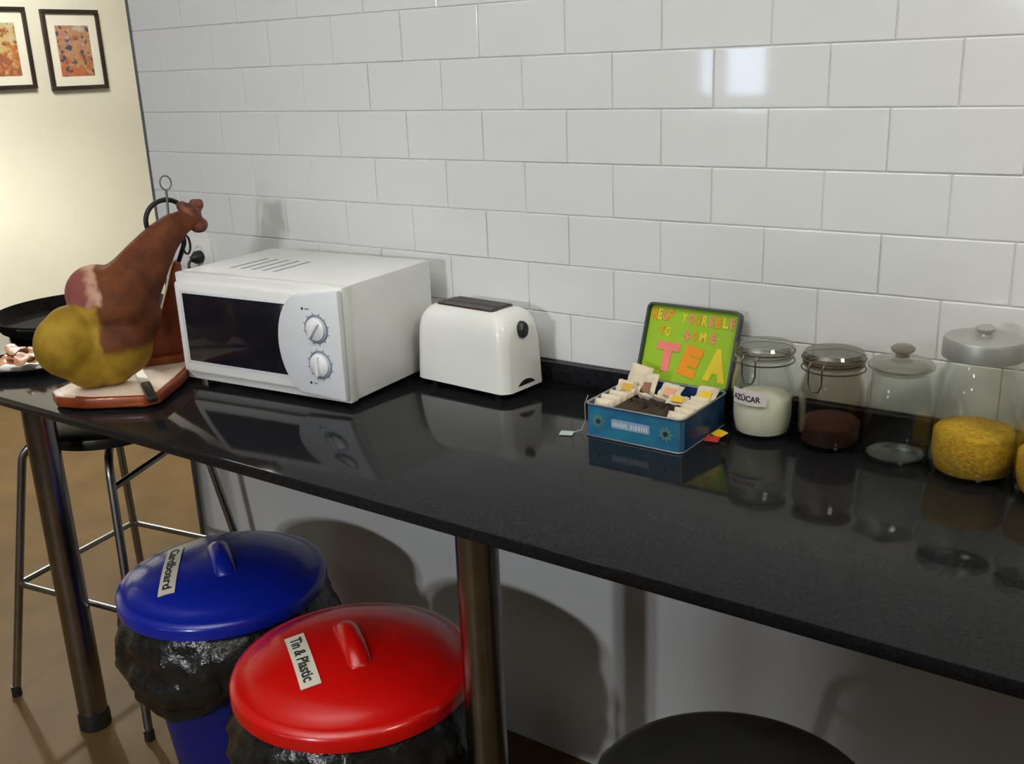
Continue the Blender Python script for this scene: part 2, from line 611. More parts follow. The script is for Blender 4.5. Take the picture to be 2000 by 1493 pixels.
# ------------------------------------------------------------------ microwave
MW_W, MW_H, MW_D = 0.446, 0.228, 0.292
mw = thing('microwave', 'white microwave oven with dark door window and two dials', 'microwave', (-0.425, -0.392, CT), math.atan2(0.037, 0.443))
z0 = 0.012
mesh_obj('casing', box((0.002, 0.022, z0), (MW_W - 0.002, MW_D, z0 + MW_H), 0.003), M_WHITE, mw)
mesh_obj('front_fascia', box((0, 0.0, z0 - 0.002), (MW_W, 0.024, z0 + MW_H), 0.004), M_WHITE2, mw)
dr = mesh_obj('door', prism(rrect(0.006, z0 + 0.018, 0.335, z0 + MW_H - 0.018, 0.006), -0.010, 0.002, 'y', 0.002), M_WHITE2, mw)
mesh_obj('door_window', box((0.026, -0.0112, z0 + 0.042), (0.318, -0.004, z0 + MW_H - 0.040), 0.002), M_DOORGLASS, dr)
mesh_obj('window_recess', box((0.018, -0.0106, z0 + 0.036), (0.326, -0.009, z0 + MW_H - 0.034), 0.001), M_PANEL, dr)
# control panel with a bulging left edge
edge = []
for i in range(17):
    a = -1 + 2 * i / 16
    edge.append((0.285 + 0.034 * a * a + 0.012 * abs(a) ** 6, z0 + MW_H / 2 - 0.004 - a * 0.098))
poly = edge + [(MW_W - 0.0005, z0 + 0.006), (MW_W - 0.0005, z0 + MW_H - 0.004)]
mesh_obj('control_panel', prism(poly, -0.015, 0.0, 'y', 0.004), M_PANEL, mw)
for kx, kz, ang in ((0.388, z0 + 0.146, -38), (0.390, z0 + 0.075, 0)):
    dial = bmesh.new()
    ring = [(kx + 0.0265 * math.cos(q * PI / 20), -0.0152, kz + 0.0265 * math.sin(q * PI / 20)) for q in range(40)]
    tube(ring, 0.0021, 6, bm=dial, closed=True)
    for q in range(12):
        a = 2 * PI * q / 12 + 0.2
        c, s = math.cos(a), math.sin(a)
        tube([(kx + 0.0285 * c, -0.0152, kz + 0.0285 * s), (kx + 0.0325 * c, -0.0152, kz + 0.0325 * s)], 0.0011, 5, bm=dial)
    d = mesh_obj('dial_scale', dial, M_INK, mw)
    kb = mesh_obj('knob', lathe([(0, 0), (0.0225, 0), (0.0225, 0.006), (0.020, 0.008), (0, 0.011)], 32), M_KNOB, mw, loc=(kx, -0.0145, kz), rot=(R(90), 0, 0))
    gr = box((-0.0045, -0.020, 0.007), (0.0045, 0.020, 0.016), 0.002)
    mesh_obj('knob_grip', gr, M_KNOB, kb, rot=(0, 0, R(ang)))
for dx, dz in ((0.357, z0 + 0.184), (0.362, z0 + 0.036)):
    mesh_obj('marking', lathe([(0, 0), (0.0028, 0), (0.0028, 0.0006), (0, 0.0006)], 12), M_DARKINK, mw, loc=(dx, -0.0150, dz), rot=(R(90), 0, 0))
    mesh_obj('marking', box((dx + 0.006, -0.0156, dz - 0.0012), (dx + 0.017, -0.0148, dz + 0.0012)), M_INK, mw)
for i in range(5):
    mesh_obj('vent_slot', box((0.085 + i * 0.030, 0.075, z0 + MW_H - 0.0005), (0.092 + i * 0.030, 0.185, z0 + MW_H + 0.0006)), M_VENT, mw)
for fx, fy in ((0.03, 0.04), (MW_W - 0.03, 0.04), (0.03, MW_D - 0.03), (MW_W - 0.03, MW_D - 0.03)):
    mesh_obj('foot', lathe([(0, 0), (0.012, 0), (0.014, 0.0125), (0, 0.0125)], 16, center=(fx, fy, 0)), M_BLACKPL, mw)

# ------------------------------------------------------------------ toaster
def toaster():
    t = thing('toaster', 'white rounded two-slot toaster with a black lever beside the microwave', 'toaster', (0.142, -0.103, CT), R(-4.5))
    L, W, H, b0 = 0.248, 0.130, 0.168, 0.012
    bm = bmesh.new()
    ns, na = 22, 28
    rings = []
    # stations run along x; cross-section is an arch (super-ellipse top)
    xs = [-1, -0.985, -0.95, -0.9, -0.82, -0.7, -0.5, -0.25, 0, 0.25, 0.5, 0.7, 0.82, 0.9, 0.95, 0.985, 1]
    for sx in xs:
        ax = abs(sx)
        endr = (1 - max(0, (ax - 0.82) / 0.18) ** 2.6 * 0.30)          # ends pull in
        x = sx * L / 2
        hw = W / 2 * endr
        top = H - 0.032 * max(0, (ax - 0.70) / 0.30) ** 2.2
        ring = []
        for q in range(na + 1):
            th = PI * q / na
            cy, sz = -math.cos(th), math.sin(th)
            yy = hw * math.copysign(abs(cy) ** 0.55, cy)
            zz = b0 + (top - b0) * abs(sz) ** 0.24
            taper = 1 - 0.07 * ((zz - b0) / (H - b0))
            ring.append(bm.verts.new((x * (1 - 0.06 * (zz - b0) / (H - b0)), yy * taper, zz)))
        rings.append(ring)
    for a, b in zip(rings, rings[1:]):
        for q in range(na):
            bm.faces.new((a[q], b[q], b[q + 1], a[q + 1]))
    bm.faces.new(rings[0])
    bm.faces.new(rings[-1][::-1])
    for a, b in zip(rings, rings[1:]):
        bm.faces.new((a[0], a[-1], b[-1], b[0]))
    bmesh.ops.recalc_face_normals(bm, faces=list(bm.faces))
    mesh_obj('shell', bm, M_WHITE2, t, sharp=60)
    # dark slot well on the top with two slots and the bars between them
    well = mesh_obj('slot_well', prism(rrect(-0.084, -0.033, 0.074, 0.033, 0.012), H - 0.012, H + 0.0006, 'z', 0.0003), M_SLOT, t)
    for y in (-0.0165, 0.0165):
        mesh_obj('slot', box((-0.072, y - 0.011, H + 0.0010), (0.064, y + 0.011, H + 0.0018)), M_BLACKPL, well)
    for y in (-0.030, 0.0, 0.030):
        mesh_obj('slot_bar', box((-0.074, y - 0.0022, H + 0.0008), (0.066, y + 0.0022, H + 0.0024), 0.0006), M_SLOTBAR, well)
    lev = mesh_obj('lever', lathe([(0, 0), (0.0118, 0), (0.0118, 0.008), (0.0095, 0.013), (0, 0.014)], 24), M_BLACKPL, t, loc=(0.1170, -0.006, 0.133), rot=(0, R(90), 0))
    lev.scale = (1.45, 1, 1)
    mesh_obj('dark_cutout', prism([(0.030 * math.cos(PI * k / 12), 0.0115 + 0.020 * math.sin(PI * k / 12)) for k in range(13)], 0.108, 0.1236, 'x'), M_BLACKPL, t)  # black half-disc paints the dark gap of the cutout under this end
    mesh_obj('base', box((-0.098, -0.05, 0.004), (0.098, 0.05, 0.014), 0.003), M_BLACKPL, t)
    for fx in (-0.085, 0.085):
        for fy in (-0.042, 0.042):
            mesh_obj('foot', lathe([(0, 0), (0.008, 0), (0.009, 0.006), (0, 0.006)], 12, center=(fx, fy, 0)), M_BLACKPL, t)
toaster()

# ------------------------------------------------------------------ tea tin
M_TINBLUE = mat('teal_blue_print', srgb(46, 122, 150), 0.35, var=0.16, scale=26, spec=0.5, col2=srgb(36, 96, 140))
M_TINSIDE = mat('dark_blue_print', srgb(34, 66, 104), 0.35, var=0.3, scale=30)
M_TINMETAL = mat('bare_tin', (0.42, 0.42, 0.40), 0.35, 0.9)
M_LIDTIN = mat('dark_lid_tin', (0.07, 0.08, 0.085), 0.4, 0.7)
M_LIME = mat('lime_green_paper', srgb(150, 190, 30), 0.7, var=0.05)
M_LET = {'o': mat('orange_paper', srgb(238, 145, 10), 0.7, var=0.04), 'y': mat('yellow_paper', srgb(226, 202, 40), 0.7, var=0.04),
         'p': mat('pink_paper', srgb(240, 128, 118), 0.7, var=0.04)}
M_BANNER = mat('pale_banner_print', srgb(140, 165, 190), 0.5, var=0.05)
M_PALEINK = mat('pale_lettering', srgb(205, 212, 220), 0.5)
M_DAISY = mat('pale_green_flower_print', srgb(78, 124, 124), 0.5, var=0.2)
M_DIVIDER = mat('dark_card_divider', srgb(62, 50, 42), 0.7, var=0.2)

TW, TD, TH = 0.186, 0.172, 0.060
tin = thing('tea_tin', 'open blue tea tin with a green paper lid lettered in bright paper', 'tin', (0.488, -0.257, CT), R(-1.0))
shell = bmesh.new()
op = rrect(0, 0, TW, TD, 0.010, 5)
ip = rrect(0.0025, 0.0025, TW - 0.0025, TD - 0.0025, 0.008, 5)
n = len(op)
ob = [shell.verts.new((p[0], p[1], 0.0)) for p in op]
ot = [shell.verts.new((p[0], p[1], TH)) for p in op]
it = [shell.verts.new((p[0], p[1], TH)) for p in ip]
ib = [shell.verts.new((p[0], p[1], 0.003)) for p in ip]
for i in range(n):
    j = (i + 1) % n
    shell.faces.new((ob[i], ob[j], ot[j], ot[i]))
    shell.faces.new((ot[i], ot[j], it[j], it[i]))
    shell.faces.new((it[i], it[j], ib[j], ib[i]))
shell.faces.new(ob[::-1])
shell.faces.new(ib)
bmesh.ops.recalc_face_normals(shell, faces=list(shell.faces))
tb = mesh_obj('box_body', shell, [M_TINBLUE, M_TINMETAL, M_TINSIDE], tin)
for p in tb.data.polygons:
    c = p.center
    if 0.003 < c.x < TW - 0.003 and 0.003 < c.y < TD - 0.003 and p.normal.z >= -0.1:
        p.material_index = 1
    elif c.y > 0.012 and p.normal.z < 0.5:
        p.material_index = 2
rimp = [(p[0], p[1], TH) for p in rrect(-0.0008, -0.0008, TW + 0.0008, TD + 0.0008, 0.0108, 5)]
mesh_obj('rim', tube(rimp, 0.0017, 8, closed=True), M_TINMETAL, tin)
rimb = [(p[0], p[1], 0.0016) for p in rrect(-0.0005, -0.0005, TW + 0.0005, TD + 0.0005, 0.0105, 5)]
mesh_obj('bottom_seam', tube(rimb, 0.0014, 8, closed=True), M_TINMETAL, tin)
bn = mesh_obj('front_banner', prism(rrect(0.052, 0.024, 0.126, 0.040, 0.003), -0.0008, 0.0004, 'y'), M_BANNER, tin)
rr = random.Random(3)
let = bmesh.new()
x = 0.0555
while x < 0.121:
    wd = rr.uniform(0.0028, 0.0048)
    if not 0.084 < x < 0.089:
        box((x, -0.0013, 0.0275), (x + wd * 0.72, -0.0006, 0.0275 + rr.uniform(0.006, 0.009)), bm=let)
    x += wd + 0.0012
mesh_obj('faded_lettering', let, M_PALEINK, bn)
for fx in (0.026, 0.156):
    fl = bmesh.new()
    for q in range(9):
        a = 2 * PI * q / 9 + fx * 9
        c, s = math.cos(a), math.sin(a)
        px = []
        for k in range(8):
            b = 2 * PI * k / 8
            u, v = 0.0075 + 0.0065 * math.cos(b), 0.0028 * math.sin(b)
            px.append((fx + u * c - v * s, 0.031 + u * s + v * c))
        prism(px, -0.0007 - 0.00003 * q, 0.0004, 'y', bm=fl)
    e = mesh_obj('flower_emblem', fl, M_DAISY, tin)
    mesh_obj('flower_centre', lathe([(0, 0), (0.0048, 0), (0.0048, 0.0012), (0, 0.0012)], 16), M_DARKINK, e, loc=(fx, -0.0002, 0.031), rot=(R(90), 0, 0))
# inner dividers
dv = bmesh.new()
box((0.042, 0.004, 0.004), (0.0432, TD - 0.004, TH - 0.008), bm=dv)
box((0.143, 0.004, 0.004), (0.1442, TD - 0.004, TH - 0.008), bm=dv)
box((0.0432, 0.086, 0.004), (0.143, 0.0872, TH - 0.008), bm=dv)
box((0.093, 0.004, 0.004), (0.0942, 0.086, TH - 0.014), bm=dv)
mesh_obj('divider', dv, M_DIVIDER, tin)
# lid hinged at the back, leaning to the wall
LW, LL = 0.186, 0.146
lid = bmesh.new()
lo_ = rrect(0, 0, LW, LL, 0.011, 5)
li_ = rrect(0.004, 0.004, LW - 0.004, LL - 0.004, 0.008, 5)
A = [lid.verts.new((p[0], 0.0, p[1])) for p in lo_]        # front rim
B = [lid.verts.new((p[0], 0.016, p[1])) for p in lo_]      # back
Ci = [lid.verts.new((p[0], 0.0, p[1])) for p in li_]
Di = [lid.verts.new((p[0], 0.012, p[1])) for p in li_]
n = len(lo_)
for i in range(n):
    j = (i + 1) % n
    lid.faces.new((A[i], A[j], B[j], B[i]))
    lid.faces.new((A[i], A[j], Ci[j], Ci[i]))
    lid.faces.new((Ci[i], Ci[j], Di[j], Di[i]))
lid.faces.new(B)
lid.faces.new(Di)
bmesh.ops.recalc_face_normals(lid, faces=list(lid.faces))
TILT = 21
lid_o = mesh_obj('lid', lid, M_LIDTIN, tin, loc=(0, TD + 0.001, TH - 0.002), rot=(R(-TILT), 0, 0))
mesh_obj('green_paper', prism(rrect(0.004, 0.004, LW - 0.004, LL - 0.004, 0.008, 4), 0.0105, 0.0122, 'y'), M_LIME, lid_o)
def letter(ch, u, v, wd, ht, c, rot=0.0, z=0.0100):
    bm = fit_text(ch, wd, ht, 0.0009, 0.075 if wd > 0.02 else 0.035)
    o = mesh_obj('paper_letter', bm, M_LET[c], lid_o, loc=(u * LW, z, v * LL), rot=(R(90), R(rot), 0))
    o['label'] = 'cut-out paper letter ' + ch
    return o
row = [('H', .075, 'o'), ('E', .135, 'y'), ('L', .195, 'p'), ('P', .25, 'o')]
for i, (ch, u, c) in enumerate(row):
    letter(ch, u, .865, .0092, .021 if i else .026, c, rr.uniform(-6, 6))
for i, ch in enumerate('YOURSELF'):
    letter(ch, .405 + i * .073, .845 - .004 * (i % 3), .0100, .019, 'ypoypoyp'[i], rr.uniform(-7, 7))
for u, ch, c in ((.185, 'T', 'o'), (.255, 'O', 'y'), (.46, 'S', 'p'), (.545, 'O', 'o'), (.635, 'M', 'y'), (.74, 'E', 'p')):
    letter(ch, u, .655 - .02 * (u > .4), .0125 if ch == 'M' else .0105, .0175, c, rr.uniform(-6, 6))
letter('T', .285, .335, .046, .054, 'p', 2)
letter('E', .545, .315, .036, .056, 'o', 14)
letter('A', .820, .315, .044, .060, 'y', 2)

# ------------------------------------------------------------------ tea bags in and around the tin
M_PAPERBAG = mat('cream_tea_paper', srgb(214, 200, 178), 0.8, var=0.08, scale=60)
M_YELTAG = mat('yellow_tag', srgb(232, 190, 30), 0.6)
M_REDTAG = mat('red_tag', srgb(190, 50, 45), 0.6)
M_PALETAG = mat('pale_mint_tag', srgb(176, 196, 186), 0.6)
M_DARKBAG = mat('dark_sachet', srgb(66, 50, 44), 0.5, var=0.2)
M_STRING = mat('tea_string', (0.6, 0.58, 0.52), 0.9)

TIN_M = Matrix.Translation(tin.location) @ Matrix.Rotation(tin.rotation_euler.z, 4, 'Z')
def pillow(w, l, h, seed):
    bm = bmesh.new()
    nx, ny = 6, 8
    r2 = random.Random(seed)
    grid = {}
    for side in (1, -1):
        for i in range(nx + 1):
            for j in range(ny + 1):
                u, v = i / nx * 2 - 1, j / ny * 2 - 1
                e = max(0.0, (1 - u ** 4) * (1 - v ** 4)) ** 0.6
                if side == -1 and e < 1e-6:
                    grid[(side, i, j)] = grid[(1, i, j)]
                    continue
                wob = 0.0016 * math.sin(7 * u + seed) * math.cos(6 * v + seed)
                grid[(side, i, j)] = bm.verts.new((u * w / 2 * (1 + 0.03 * math.sin(5 * v + seed)), v * l / 2, side * h / 2 * e + wob))
    for side in (1, -1):
        for i in range(nx):
            for j in range(ny):
                vs = [grid[(side, i, j)], grid[(side, i + 1, j)], grid[(side, i + 1, j + 1)], grid[(side, i, j + 1)]]
                if side == -1:
                    vs = vs[::-1]
                try:
                    bm.faces.new(vs)
                except ValueError:
                    pass
    bmesh.ops.recalc_face_normals(bm, faces=list(bm.faces))
    return bm

def sachet(x, y, z, w, l, h, rot, m, label, group=None, tagmat=None, name='tea_bag'):
    P = TIN_M @ Vector((x, y, z))
    t = thing(name, label, 'tea bag', P, 0, group)
    e = (R(rot[0]), R(rot[1]), R(rot[2]))
    b = mesh_obj('paper_pouch', pillow(w, l, h, rr.uniform(0, 6)), m, t, rot=e)
    if tagmat:
        tg = mesh_obj('paper_tag', prism(rrect(-0.010, -0.009, 0.010, 0.009, 0.002), 0, 0.0008, 'z'), tagmat, b)
        tg.location = (0.002, -l * 0.2, h * 0.5 + 0.001)
    return t

# left compartment, standing in a row
for i in range(5):
    sachet(0.0215, 0.018 + i * 0.024, 0.043, 0.036, 0.046, 0.012, (58 + rr.uniform(-6, 6), rr.uniform(-5, 5), rr.uniform(-6, 6)), M_PAPERBAG, 'cream paper tea bag in the row along the left side of the tin', 'tea bags in the left row of the tin')
# right compartment
for i in range(5):
    sachet(0.1635, 0.018 + i * 0.022, 0.043, 0.034, 0.046, 0.012, (58 + rr.uniform(-6, 6), rr.uniform(-5, 5), rr.uniform(-6, 6)), M_PAPERBAG, 'cream paper tea bag in the row along the right side of the tin', 'tea bags in the right row of the tin')
# back compartment
for i in range(3):
    sachet(0.062 + i * 0.030, 0.112, 0.046, 0.044, 0.030, 0.012, (10, rr.uniform(30, 45), 90 + rr.uniform(-8, 8)), M_PAPERBAG, 'cream paper tea bag lying in the back middle compartment of the tin', 'tea bags in the back of the tin')
# the ones that stand out
sachet(0.028, 0.142, 0.072, 0.040, 0.046, 0.014, (66, 14, 12), M_PAPERBAG, 'crumpled cream tea bag poking up highest against the green lid', tagmat=None)
sachet(0.052, 0.137, 0.064, 0.036, 0.040, 0.013, (60, -10, -20), M_PAPERBAG, 'cream tea bag with a brown tag beside the crumpled one at the lid', tagmat=mat('brown_tag', srgb(150, 105, 85), 0.6))
sachet(0.164, 0.136, 0.062, 0.038, 0.042, 0.012, (28, 0, 5), M_PAPERBAG, 'cream tea bag with a yellow tag in the right back corner of the tin', tagmat=M_YELTAG)
sachet(0.126, 0.100, 0.056, 0.036, 0.030, 0.010, (12, 5, 10), M_PAPERBAG, 'cream tea bag with a yellow tag in the middle of the tin', tagmat=M_YELTAG)
sachet(0.098, 0.128, 0.060, 0.040, 0.036, 0.012, (30, 6, 0), M_PAPERBAG, 'cream tea bag with a peach tag leaning at the foot of the lid', tagmat=mat('peach_tag', srgb(225, 160, 125), 0.6))
sachet(0.020, 0.108, 0.062, 0.034, 0.036, 0.010, (24, 8, 20), M_PAPERBAG, 'cream tea bag with an amber tag in the left side of the tin', tagmat=mat('amber_tag', srgb(206, 165, 60), 0.6))
for i in range(3):
    sachet(0.055 + i * 0.013, 0.045, 0.030, 0.050, 0.070, 0.009, (0, 62, 0), M_DARKBAG, 'dark foil tea sachet standing in the left half of the front compartment', 'dark sachets in the front left compartment')
for i in range(3):
    sachet(0.106 + i * 0.013, 0.045, 0.030, 0.050, 0.070, 0.009, (0, 62, 0), M_DARKBAG, 'dark foil tea sachet standing in the right half of the front compartment', 'dark sachets in the front right compartment')
sachet(0.118, 0.020, 0.046, 0.020, 0.014, 0.005, (20, 0, 0), M_REDTAG, 'small red sachet lying on the dark ones in the tin')

def loose_tag(x, y, m, rz, label, stringpts=None, tilt=0):
    t = thing('tea_tag', label, 'tag', (x, y, CT + 0.001), rz)
    mesh_obj('paper', prism(rrect(-0.012, -0.010, 0.012, 0.010, 0.002), 0.0, 0.001, 'z'), m, t, rot=(R(tilt), 0, 0), loc=(0, 0, 0.004 if tilt else 0))
    if stringpts:
        mesh_obj('string', tube(stringpts, 0.0006, 5), M_STRING, t)
    return t
loose_tag(0.455, -0.268, M_PALETAG, R(20), 'pale mint paper tag on a string lying left of the tea tin',
          [(0.01, 0.004, 0.001), (0.024, 0.014, 0.003), (0.030, 0.020, 0.020), (0.029, 0.022, 0.050), (0.0335, 0.030, 0.063)])
loose_tag(0.692, -0.150, M_YELTAG, R(-25), 'yellow paper tea tag lying between tin and sugar jar', tilt=14)
loose_tag(0.692, -0.180, M_REDTAG, R(10), 'red and white paper tea tag lying at the right foot of the tin', tilt=8)

# ------------------------------------------------------------------ jars
GLASS = glass_mat('clear_glass', (0.965, 0.975, 0.96))
GLASS_DK = glass_mat('smoky_glass', (0.86, 0.84, 0.80))
LID_GREY = glass_mat('grey_lid_glass', (0.72, 0.72, 0.66), 0.06, 1.7)
LID_BROWN = glass_mat('brown_lid_glass', (0.58, 0.53, 0.46), 0.06, 1.7)
GLASS_BASE = glass_mat('thick_base_glass', (0.84, 0.86, 0.84), 0.05, 1.6)
M_SUGAR = mat('white_sugar', srgb(226, 224, 206), 0.9, var=0.05, scale=200, bump=0.1, bscale=700)
M_COCOA = mat('brown_powder', srgb(70, 36, 24), 0.9, var=0.25, scale=120, bump=0.1, bscale=500)
M_CEREAL = mat('yellow_flakes', srgb(230, 186, 50), 0.8, var=0.25, scale=140, bump=0.5, bscale=260, col2=srgb(200, 150, 30))
M_LIDMETAL = mat('dull_lid_metal', (0.42, 0.43, 0.40), 0.42, 0.55, var=0.08)
M_WIRE = mat('bail_wire', (0.18, 0.16, 0.14), 0.35, 0.9)
M_SEAL = mat('grey_rubber_seal', (0.30, 0.29, 0.25), 0.7)
M_SEALB = mat('brown_rubber_seal', (0.12, 0.095, 0.075), 0.6)
M_LABEL = mat('white_paper_label', srgb(222, 214, 214), 0.7, var=0.02)

def jar_body(r, h, neck, t=0.0026, base=0.006):
    """outer and inner profile of a glass jar with rounded shoulder and foot"""
    out = [(0, 0), (r * 0.80, 0.0), (r * 0.92, 0.004), (r * 0.985, 0.014), (r, 0.03), (r, h * 0.62), (r * 0.985, h * 0.70), (r * 0.93, h * 0.79), (neck, h * 0.87), (neck, h)]
    inn = [(neck - t, h), (neck - t, h * 0.87), (r * 0.93 - t, h * 0.785), (r * 0.985 - t, h * 0.695), (r - t, h * 0.615), (r - t, 0.032), (r * 0.97 - t, 0.018), (r * 0.86, base + 0.003), (0, base)]
    return out + inn

def fill(r, hh, dome=0.0, t=0.0034, base=0.0072):
    return [(0, base), (r * 0.82, base + 0.002), (r * 0.945 - t, 0.019), (r - t - 0.0006, 0.034), (r - t - 0.0006, max(0.038, hh - 0.006)), (r - t - 0.006, hh), (r * 0.4, hh + dome), (0, hh + dome * 1.15)]

def clip_jar(x, y, r, h, label, content_label, content_cat, cm, level, glass, seal, rz, dark=False):
    t = thing('glass_jar', label, 'jar', (x, y, CT), rz)
    bh = h * 0.83
    mesh_obj('glass_body', lathe(jar_body(r, bh, r * 0.86), 56), glass, t, sharp=30)
    mesh_obj('rubber_seal', lathe([(r * 0.84, bh), (r * 0.93, bh), (r * 0.93, bh + 0.004), (r * 0.84, bh + 0.004)], 48, close=True), seal, t)
    ld = mesh_obj('glass_lid', lathe([(0, bh + 0.0205), (r * 0.55, bh + 0.0215), (r * 0.88, bh + 0.022), (r * 0.94, bh + 0.017), (r * 0.94, bh + 0.0045), (r * 0.84, bh + 0.0045), (r * 0.82, bh + 0.012), (0, bh + 0.013)], 48), LID_BROWN if dark else LID_GREY, t, sharp=30)
    for zz in (bh - 0.006, bh + 0.011):
        mesh_obj('wire_band', tube([(r * 0.965 * math.cos(a * PI / 24), r * 0.965 * math.sin(a * PI / 24), zz) for a in range(48)], 0.0013, 6, closed=True), M_WIRE, t)
    # bail clasp on the side facing the room
    cl = bmesh.new()
    for s in (-1, 1):
        tube(arc_path([(s * 0.012, -r * 0.96, bh + 0.011), (s * 0.012, -r * 1.08, bh + 0.004), (s * 0.012, -r * 1.06, bh - 0.022)], 0.006, 4), 0.0013, 6, bm=cl)
    tube(arc_path([(-0.012, -r * 1.06, bh - 0.022), (-0.006, -r * 1.05, bh - 0.036), (0.006, -r * 1.05, bh - 0.036), (0.012, -r * 1.06, bh - 0.022)], 0.004, 4), 0.0013, 6, bm=cl)
    mesh_obj('clasp', cl, M_WIRE, t)
    c = mesh_obj('jar_contents', lathe(fill(r, level, 0.003), 48), cm, loc=(x, y, CT), sharp=60)
    tag(c, content_label, content_cat)
    c['kind'] = 'stuff'
    return t

def curved_label(t, r, a0, a1, zc, hh, m, words, name='paper_label'):
    bm = bmesh.new()
    k = 20
    for side, rad in ((0, r), (1, r + 0.0006)):
        pass
    V = []
    for rad in (r, r + 0.0007):
        for z in (zc - hh / 2, zc + hh / 2):
            V.append([bm.verts.new((rad * math.sin(a0 + (a1 - a0) * i / k), -rad * math.cos(a0 + (a1 - a0) * i / k), z)) for i in range(k + 1)])
    for i in range(k):
        bm.faces.new((V[2][i], V[2][i + 1], V[3][i + 1], V[3][i]))
        bm.faces.new((V[0][i], V[1][i], V[1][i + 1], V[0][i + 1]))
        bm.faces.new((V[1][i], V[3][i], V[3][i + 1], V[1][i + 1]))
        bm.faces.new((V[0][i], V[0][i + 1], V[2][i + 1], V[2][i]))
    lab = mesh_obj(name, bm, m, t)
    # lettering bent round the jar
    wd = abs(a1 - a0) * r * 0.80
    tx = fit_text(words, wd, hh * 0.50, 0.0004, 0.03)
    bmesh.ops.subdivide_edges(tx, edges=[e for e in tx.edges if e.calc_length() > 0.004], cuts=2)
    for v in tx.verts:
        a = (a0 + a1) / 2 + (v.co.x - wd * 0.06) / r
        rad = r + 0.0008 + v.co.z
        v.co = Vector((rad * math.sin(a), -rad * math.cos(a), zc + v.co.y))
    mesh_obj('lettering', tx, M_DARKINK, lab)
    return lab

view_a = lambda x, y: math.atan2(1.362 - x, y + 1.694)      # compass angle from a jar to the viewer
j1 = clip_jar(0.747, -0.098, 0.0525, 0.168, 'clip-top glass jar half full of white sugar, labelled on its side', 'white sugar filling the lower half of the labelled jar', 'sugar', M_SUGAR, 0.072, GLASS, M_SEAL, R(-5))
curved_label(j1, 0.0527, R(-38), R(33), 0.078, 0.026, M_LABEL, 'AZÚCAR')
j2 = clip_jar(0.865, -0.097, 0.0525, 0.170, 'smoky clip-top glass jar with a little brown powder at the bottom', 'dark brown powder in the bottom of the smoky clip-top jar', 'powder', M_COCOA, 0.047, GLASS_DK, M_SEALB, R(-12), True)

def knob_jar(x, y, r, h, label, lid_mat, lid_r, content=None, knob_mat=None, metal=False, neck=0.78):
    t = thing('storage_jar', label, 'jar', (x, y, CT), 0)
    bh = h * 0.86
    mesh_obj('glass_body', lathe(jar_body(r, bh, r * neck), 56), GLASS, t, sharp=30)
    if not metal:
        mesh_obj('thick_glass_foot', lathe([(0, 0.0062), (r * 0.5, 0.0064), (r * 0.80, 0.008), (r * 0.86, 0.0105), (r * 0.6, 0.009), (0, 0.0115)], 40), GLASS_BASE, t)
    if metal:
        prof = [(0, bh + 0.020), (lid_r * 0.75, bh + 0.020), (lid_r * 0.96, bh + 0.017), (lid_r, bh + 0.012), (lid_r, bh - 0.012), (lid_r - 0.002, bh - 0.012), (lid_r - 0.002, bh + 0.011), (0, bh + 0.016)]
    else:
        prof = [(0, bh + 0.018), (lid_r * 0.5, bh + 0.017), (lid_r * 0.9, bh + 0.010), (lid_r, bh + 0.005), (lid_r, bh + 0.001), (r * neck - 0.004, bh + 0.001), (r * neck - 0.006, bh - 0.008), (0, bh - 0.006)]
    ld = mesh_obj('lid', lathe(prof, 56), lid_mat, t, sharp=35)
    zz = bh + (0.020 if metal else 0.017)
    if metal:
        kb = [(0.004, zz - 0.001), (0.010, zz), (0.009, zz + 0.004), (0.0135, zz + 0.008), (0.0145, zz + 0.011), (0.010, zz + 0.0145), (0, zz + 0.015)]
    else:
        kb = [(0.006, zz - 0.001), (0.011, zz), (0.010, zz + 0.005), (0.0175, zz + 0.010), (0.019, zz + 0.014), (0.013, zz + 0.019), (0, zz + 0.020)]
    mesh_obj('knob', lathe([(0, zz - 0.001)] + kb, 28), knob_mat or lid_mat, ld)
    if content:
        lab, cat, cm, level = content
        c = mesh_obj('jar_contents', lathe(fill(r, level, 0.004), 48), cm, loc=(x, y, CT), sharp=60)
        tag(c, lab, cat)
        c['kind'] = 'stuff'
    return t
knob_jar(0.974, -0.106, 0.0515, 0.178, 'empty clear glass jar with a knobbed glass lid', LID_GREY, 0.050, None, LID_BROWN, False, 0.86)
knob_jar(1.089, -0.110, 0.0630, 0.232, 'tall glass jar with flat metal knob lid holding yellow flakes', M_LIDMETAL, 0.0570,
         ('yellow cereal flakes in the bottom of the tall metal-lidded jar', 'cereal', M_CEREAL, 0.074), M_LIDMETAL, True, 0.80)
knob_jar(1.214, -0.140, 0.0630, 0.232, 'glass jar of yellow flakes cut off by the right edge of the view', M_LIDMETAL, 0.0570,
         ('yellow flakes in the jar at the right edge of the view', 'cereal', M_CEREAL, 0.070), M_LIDMETAL, True, 0.80)

# ------------------------------------------------------------------ ham on its stand
HN = Vector((0.85218, -0.52325, 0))           # from the ham to the room
HE = Vector((0.52325, 0.85218, 0))
HROT = math.atan2(HE.y, HE.x)                 # local x = sideways, local -y = towards the room
HO = Vector((-0.5329, -0.5305, CT))

